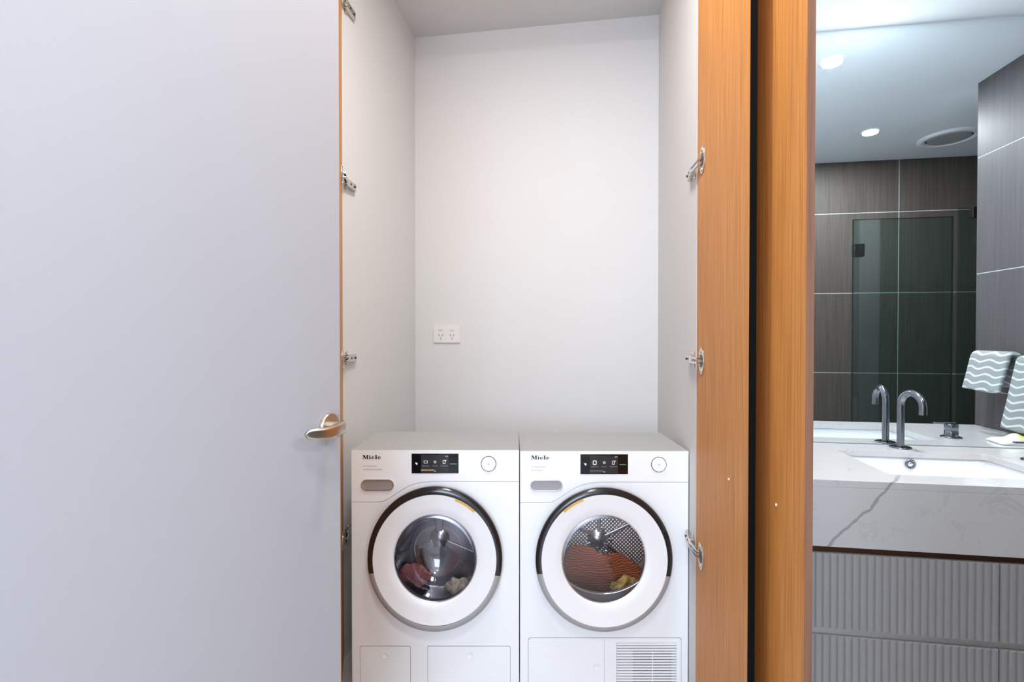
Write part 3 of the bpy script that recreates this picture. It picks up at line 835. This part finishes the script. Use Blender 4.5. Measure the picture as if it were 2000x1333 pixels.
# ------------------------------------------------------------------ power outlet
po = thing('power_outlet', 'white double power outlet on the closet back wall above the washing machine', 'power outlet', (-0.7614, 2.62, 1.277))
MB().prism_y(rrect(-0.0735, -0.0440, 0.0735, 0.0475, 0.004), -0.010, -0.0003).build('face_plate', M_plastic, po, 0.002)
for sx in (-0.034, 0.030):
    MB().box((sx-0.012, -0.0125, 0.023), (sx+0.012, -0.0098, 0.036)).build('rocker_switch', M_plastic, po, 0.001)
    MB().box((sx-0.011, -0.0128, 0.0225), (sx+0.011, -0.0105, 0.0235)).build('switch_gap', M_seam2, po)
    so = MB()
    for ox, oz, an in ((-0.009, -0.004, -0.5), (0.009, -0.004, 0.5), (0.0, -0.022, 0)):
        u = Vector((math.sin(an), 0, math.cos(an)))*0.0058; v = Vector((math.cos(an), 0, -math.sin(an)))*0.0014
        c = Vector((sx+ox, 0, oz)); q = [c-u-v, c-u+v, c+u+v, c+u-v]
        so.hexa([(p.x, -0.0102, p.z) for p in q], [(p.x, -0.0098, p.z) for p in q])
    so.build('socket_slots', M_slot, po)
tag(MB().lathe([(0.0055, 0), (0.0055, -0.002), (0.004, -0.003)], (-0.6034, 2.6199, 2.1857), 'y', 20).build('screw_cap', M_plastic), 'small white round cap high on the closet back wall', 'cap')

# ------------------------------------------------------------------ vanity
YB, YFR, CT = 2.0, 1.487, 0.868
va = thing('vanity_cabinet', 'grey vanity cabinet with ribbed drawer fronts under the marble', 'cabinet', (0.425, YFR, 0))
MB().box((0.0, 0.035, 0.12), (1.305, 0.51, 0.680)).build('carcass', M_cabin, va)
MB().box((0.0, 0.016, 0.6605), (1.305, 0.035, 0.6798)).build('timber_strip', M_bamboo, va)['label'] = 'dark brown timber strip'
def fluted(x0, x1, z0, z1):
    mb = MB(); n = max(1, round((x1-x0)/0.0191)); p = (x1-x0)/n
    prof = []
    for i in range(n):
        for q in range(8):
            a = q/8
            prof.append((x0+(i+a)*p, 0.0075-0.0055*math.sqrt(max(0, 1-(2*a-1)**2))))
    prof.append((x1, 0.0075))
    vs = [(x, y, z0) for x, y in prof]+[(x, y, z1) for x, y in prof]+[(x0, 0.0165, z0), (x1, 0.0165, z0), (x0, 0.0165, z1), (x1, 0.0165, z1)]
    m = len(prof)
    fs = [(i, i+1, m+i+1, m+i) for i in range(m-1)]
    b = 2*m
    fs += [(b, b+1, b+3, b+2), (0, m, b+2, b), (m-1, b+1, b+3, 2*m-1), tuple(range(m))+(b+1, b), tuple(range(m, 2*m))+(b+3, b+2)]
    mb.add(vs, fs, 0); return mb
for x0, x1 in ((0.003, 0.667), (0.6700, 1.303)):
    for z0, z1 in ((0.449, 0.6600), (0.175, 0.4273)):
        dw_ = fluted(x0, x1, z0, z1).build('drawer', M_cab, va)
        if z0 > 0.4:
            pass
MB().box((0.0, 0.0168, 0.4275), (1.305, 0.0345, 0.4488)).build('finger_channel', M_cabin, va)
MB().box((0.03, 0.10, 0), (1.28, 0.50, 0.118)).build('plinth', M_cabin, va)

hole = rrect(0.868, 1.572, 1.335, 1.888, 0.018)
ct = MB()
# slab top with the basin cut-out: outline in x,y
def slab(mb, outer, holes, z0, z1):
    t_ = MB().prism_y(outer, z0, z1, 0, holes)
    t_.v = [(p[0], p[2], p[1]) for p in t_.v]
    mb.add(t_.v, t_.f, 0)
slab(ct, [(0.425, YFR), (1.732, YFR), (1.732, YB-0.001), (0.425, YB-0.001)], [hole], CT-0.020, CT)
ct.box((0.425, YFR, 0.6802), (1.732, YFR+0.020, CT-0.0201))
tag(ct.build('countertop', M_marble, bevel=0.001), 'thick white marble vanity countertop with one long grey vein', 'countertop')
bs = thing('basin', 'white rectangular ceramic basin set under the marble countertop', 'sink', (1.10, 1.73, CT-0.021))
def basin_mesh():
    mb = MB(); rows = []
    for (ex, z, r) in ((0.010, 0.0, 0.026), (0.006, -0.001, 0.024), (0.004, -0.010, 0.022), (0.0, -0.05, 0.022), (-0.004, -0.095, 0.026), (-0.016, -0.112, 0.03), (-0.05, -0.118, 0.03)):
        rows.append([(x-1.10, y-1.73, z) for x, y in rrect(0.868-ex, 1.572-ex, 1.335+ex, 1.888+ex, max(r, 0.004), 6)])
    k = len(rows[0])
    vs = [p for r in rows for p in r]
    fs = [(i*k+j, i*k+(j+1) % k, (i+1)*k+(j+1) % k, (i+1)*k+j) for i in range(len(rows)-1) for j in range(k)]
    fs.append(tuple((len(rows)-1)*k+j for j in range(k)))
    mb.add(vs, fs, 0, True); return mb
bo_ = basin_mesh().build('bowl', M_basin, bs)
so_ = bo_.modifiers.new('solid', 'SOLIDIFY'); so_.thickness = 0.004; so_.offset = 1
ov = MB().lathe([(0.0165, -0.0005), (0.0165, -0.004), (0.013, -0.006), (0.011, -0.003)], (1.105-1.10, 1.8865-1.73, 0.826-CT+0.021), 'y', 32).build('overflow_ring', M_gun, bs)
MB().lathe([(0.0105, -0.001), (0.0105, -0.0035), (0.004, -0.0055)], (1.105-1.10, 1.8865-1.73, 0.826-CT+0.021), 'y', 24).build('overflow_cap', M_chrome, bs)
MB().lathe([(0.030, -0.1175), (0.030, -0.1150), (0.026, -0.114)], (0.005, 0.02, 0), 'z', 32).build('drain', M_gun, bs)

fa = thing('faucet', 'tall curved gunmetal spout standing behind the basin', 'faucet', (1.113, 1.955, CT))
MB().lathe([(0.0335, 0), (0.0335, 0.003), (0.031, 0.0048), (0.014, 0.005)], (0, 0, 0), 'z', 40).build('flange', M_gun, fa)
pts = [(0, 0, 0.004), (0, 0, 0.05), (0, 0, 0.10), (0, 0, 0.150)]
R_ = 0.0475
for i in range(1, 17):
    a = PI*i/16
    pts.append((0.014*(1-math.cos(a))/2, -R_*(1-math.cos(a)), 0.155+R_*math.sin(a)))
pts += [(0.014, -2*R_, 0.145), (0.014, -2*R_, 0.134)]
MB().tube(pts, 0.0115, 24).build('spout', M_gun, fa)
MB().lathe([(0.0121, 0.1325), (0.0121, 0.140)], (0.014, -2*R_, 0), 'z', 24).build('spout_tip', M_gun, fa)

mx = thing('mixer_tap', 'dark single-lever mixer tap on the counter right of the spout, seen in the mirror', 'tap', (1.425, 1.815, CT))
MB().lathe([(0.034, 0), (0.034, 0.003), (0.030, 0.005)], (0, 0, 0), 'z', 36).build('flange', M_gun, mx)
MB().lathe([(0.022, 0.004), (0.022, 0.026), (0.0205, 0.027), (0.0205, 0.0285), (0.022, 0.0295), (0.022, 0.052), (0.020, 0.054)], (0, 0, 0), 'z', 36).build('body', M_gun, mx)
MB().box((-0.062, -0.006, 0.0545), (0.015, 0.006, 0.0600)).build('lever', M_gun, mx, 0.002)

# ------------------------------------------------------------------ mirror
mi = thing('mirror', 'large frameless mirror from counter to ceiling behind the vanity', 'mirror', (1.08, 2.003, CT+0.001))
MB().box((-0.656, -0.0030, 0.0), (0.652, -0.0005, BZ-CT-0.0012)).build('mirror_glass', M_mirror, mi)
MB().box((-0.656, -0.0005, 0.0), (0.652, 0.0045, BZ-CT-0.0012)).build('mirror_backing', M_mirroredge, mi)
MB().box((-0.656, -0.0036, -0.0005), (0.652, -0.0031, 0.0022)).build('bottom_edge', M_mirroredge, mi)

# ------------------------------------------------------------------ bathroom ceiling fittings
for (x, y), lab in zip(BATH_LAMPS, ('round recessed downlight nearest the vanity, upper of the two in the mirror', 'round recessed downlight towards the shower, lower of the two in the mirror')):
    d = thing('downlight', lab, 'ceiling light', (x, y, BZ), group=None)
    MB().lathe([(0.048, 0), (0.048, -0.003), (0.043, -0.005), (0.038, -0.003)], (0, 0, 0), 'z', 40, cap=False).build('trim_ring', M_white, d)
    MB().lathe([(0.038, -0.0025), (0.038, -0.0032)], (0, 0, 0), 'z', 40).build('lens', M_lamp, d)
for (x, y), lab in zip(HALL_LAMPS, ('round hall downlight in front of the closet', 'round hall downlight above the camera', 'round hall downlight near the added window')):
    d = thing('downlight', lab, 'ceiling light', (x, y, HZ))
    MB().lathe([(0.168, 0), (0.168, -0.003), (0.160, -0.005), (0.152, -0.003)], (0, 0, 0), 'z', 40, cap=False).build('trim_ring', M_white, d)
    MB().lathe([(0.152, -0.0025), (0.152, -0.0032)], (0, 0, 0), 'z', 40).build('lens', M_lampwarm, d)
ef = thing('exhaust_fan', 'round white exhaust fan in the bathroom ceiling, seen in the mirror', 'exhaust fan', (2.038, 0.835, BZ))
MB().lathe([(0.142, 0), (0.142, -0.006), (0.134, -0.013), (0.112, -0.014), (0.106, -0.004)], (0, 0, 0), 'z', 56, cap=False).build('outer_ring', M_bceil, ef)
MB().lathe([(0.098, -0.003), (0.098, -0.010), (0.092, -0.012)], (0, 0, 0), 'z', 56).build('centre_disc', M_fan, ef)
MB().lathe([(0.108, -0.0005), (0.108, -0.0015)], (0, 0, 0), 'z', 56).build('shadow_gap', M_black, ef)

# ------------------------------------------------------------------ shower screen
sh = thing('shower_screen', 'frameless shower glass with black hinges, seen in the mirror', 'shower screen', (1.463, 1.0, 0.0))
dg_ = MB().box((0, -0.004, 0.02), (0.489, 0.004, 1.914)).build('glass_door', M_shglass, sh)
ed = MB(); e = 0.003
ed.box((-e, -0.0045, 0.02), (0, 0.0045, 1.914)).box((0.489, -0.0045, 0.02), (0.489+e, 0.0045, 1.914)).box((-e, -0.0045, 1.914), (0.489+e, 0.0045, 1.914+e))
ed.build('glass_rim', M_shedge, dg_)
MB().box((0.515, -0.004, 0.02), (1.33, 0.004, 1.960)).build('fixed_glass', M_shglass, sh)
for z in (1.745, 0.35):
    h_ = MB().box((-0.002, -0.014, z-0.036), (0.052, 0.014, z+0.036)).build('hinge', M_black, sh, 0.003)
MB().box((0.582, -0.012, 1.905), (0.606, 0.012, 1.964)).build('bracket', M_black, sh, 0.002)

# ------------------------------------------------------------------ towel rail and towels
rl = thing('towel_rail', 'chrome towel rail on the tiled wall beside the vanity', 'towel rail', (1.734, 1.72, 1.16))
MB().tube([(-0.060, -0.150, 0), (-0.060, 0.0, 0), (-0.060, 0.24, 0)], 0.008, 14).build('bar', M_chrome, rl)
for y in (-0.125, 0.22):
    MB().tube([(-0.0005, y, 0), (-0.060, y, 0)], 0.007, 12).build('post', M_chrome, rl)
M_towel = mat('striped_towel', (0.5, 0.5, 0.5), 0.95, spec=0.05)
def mk_towel(m):
    nt, N, L, b = nodes(m)
    v = texco(m); sp = N.new('ShaderNodeSeparateXYZ'); L.new(v, sp.inputs[0])
    wv = math_(m, 'MULTIPLY', math_(m, 'SINE', math_(m, 'MULTIPLY', sp.outputs[1], 2*PI/0.095)), 0.0055)
    z = math_(m, 'ADD', sp.outputs[2], wv)
    z = math_(m, 'ADD', z, math_(m, 'MULTIPLY', noise(m, v, 60, 2), 0.003))
    s = math_(m, 'SINE', math_(m, 'MULTIPLY', z, 2*PI/0.030))
    f = math_(m, 'MINIMUM', math_(m, 'MAXIMUM', math_(m, 'MULTIPLY', math_(m, 'SUBTRACT', s, 0.50), 2.2), 0.0), 1.0)
    setcol(m, mixc(m, f, (0.30, 0.325, 0.33), (0.68, 0.70, 0.70)))
    bump(m, noise(m, v, 300, 3), 0.6, 0.002)
mk_towel(M_towel)
def towel(name, label, y0, y1, ztop, zfront, zback, flare, thick, loc, skew=0.0):
    """cloth folded over the rail (along y); front side faces -x"""
    prof = []
    n = 16
    xb = -0.060
    for i in range(n+1):
        a = i/n; prof.append((xb-0.012-flare*(1-a), zfront+(ztop-0.014-zfront)*a))
    for i in range(1, 8):
        a = PI*i/8; prof.append((xb-0.012*math.cos(a), ztop-0.014+0.014*math.sin(a)))
    for i in range(n//2+1):
        a = i/(n//2); prof.append((xb+0.012+0.004*a, ztop-0.014+(zback-ztop+0.014)*a))
    ny = 18; vs = []
    for j in range(ny+1):
        b = j/ny
        for k, (x, z) in enumerate(prof):
            low = max(0, min(1, (ztop-z)/max(0.01, ztop-zfront)))
            wob = 0.004*math.sin(9*b+2*low)*low
            y = y0+(y1-y0)*b + skew*low*(1 if k <= n else 0.3)
            rnd_ = 0.006*low*abs(2*b-1)**6
            vs.append((x+wob+rnd_, y, z+0.003*math.sin(7*b)*low))
    k = len(prof)
    fs = [(j*k+i, j*k+i+1, (j+1)*k+i+1, (j+1)*k+i) for j in range(ny) for i in range(k-1)]
    mb = MB(); mb.add(vs, fs, 0, True)
    o = mb.build(name, M_towel); o.location = loc
    so = o.modifiers.new('solid', 'SOLIDIFY'); so.thickness = thick; so.offset = 1
    sb = o.modifiers.new('sub', 'SUBSURF'); sb.levels = 1; sb.render_levels = 2
    return tag(o, label, 'towel', 'striped towels on the rail')
RL = (1.734, 1.72, 1.16)
towel('towel', 'short folded grey towel with wavy white stripes, left of the two on the rail', -0.140, 0.055, 0.030, -0.122, -0.10, 0.036, 0.018, RL, 0.0)
towel('towel', 'long grey towel with wavy white stripes, cut off by the picture\'s right edge', 0.085, 0.225, 0.022, -0.255, -0.20, 0.050, 0.012, RL, -0.01)

# cloth with yellow corner on the counter
def bundle():
    vs = []; fs = []; nx, ny = 26, 18
    for j in range(ny+1):
        for i in range(nx+1):
            a, b = i/nx, j/ny
            h = (math.sin(PI*a)**0.5)*(math.sin(PI*b)**0.5)
            z = 0.001+0.028*h+0.006*math.sin(14*a+5*b)*h+0.004*math.sin(22*b-7*a)*h
            vs.append(((a-0.5)*0.17, (b-0.5)*0.10, z))
    k = nx+1
    fs = [(j*k+i, j*k+i+1, (j+1)*k+i+1, (j+1)*k+i) for j in range(ny) for i in range(nx)]
    base = len(vs)
    ring = [i for i in range(nx+1)]+[j*k+nx for j in range(1, ny+1)]+[ny*k+i for i in range(nx-1, -1, -1)]+[j*k for j in range(ny-1, 0, -1)]
    fs.append(tuple(ring[::-1]))
    mb = MB(); mb.add(vs, fs, 0, True); return mb
M_face_cloth = mat('face_cloth', (0.8, 0.8, 0.76), 0.9)
def mk_fc(m):
    v = texco(m); nt, N, L, b = nodes(m)
    sp = N.new('ShaderNodeSeparateXYZ'); L.new(v, sp.inputs[0])
    q = math_(m, 'ADD', sp.outputs[0], math_(m, 'MULTIPLY', noise(m, v, 18, 2), 0.05))
    f = math_(m, 'MINIMUM', math_(m, 'MAXIMUM', math_(m, 'MULTIPLY', math_(m, 'SUBTRACT', q, 0.005), 60), 0), 1)
    setcol(m, mixc(m, f, (0.80, 0.80, 0.76), (0.80, 0.72, 0.16)))
mk_fc(M_face_cloth)
fc = bundle().build('face_cloth', M_face_cloth)
fc.location = (1.595, 1.905, CT); fc.rotation_euler = (0, 0, 0.1)
tag(fc, 'crumpled white and yellow cloth on the counter in the right corner', 'cloth')
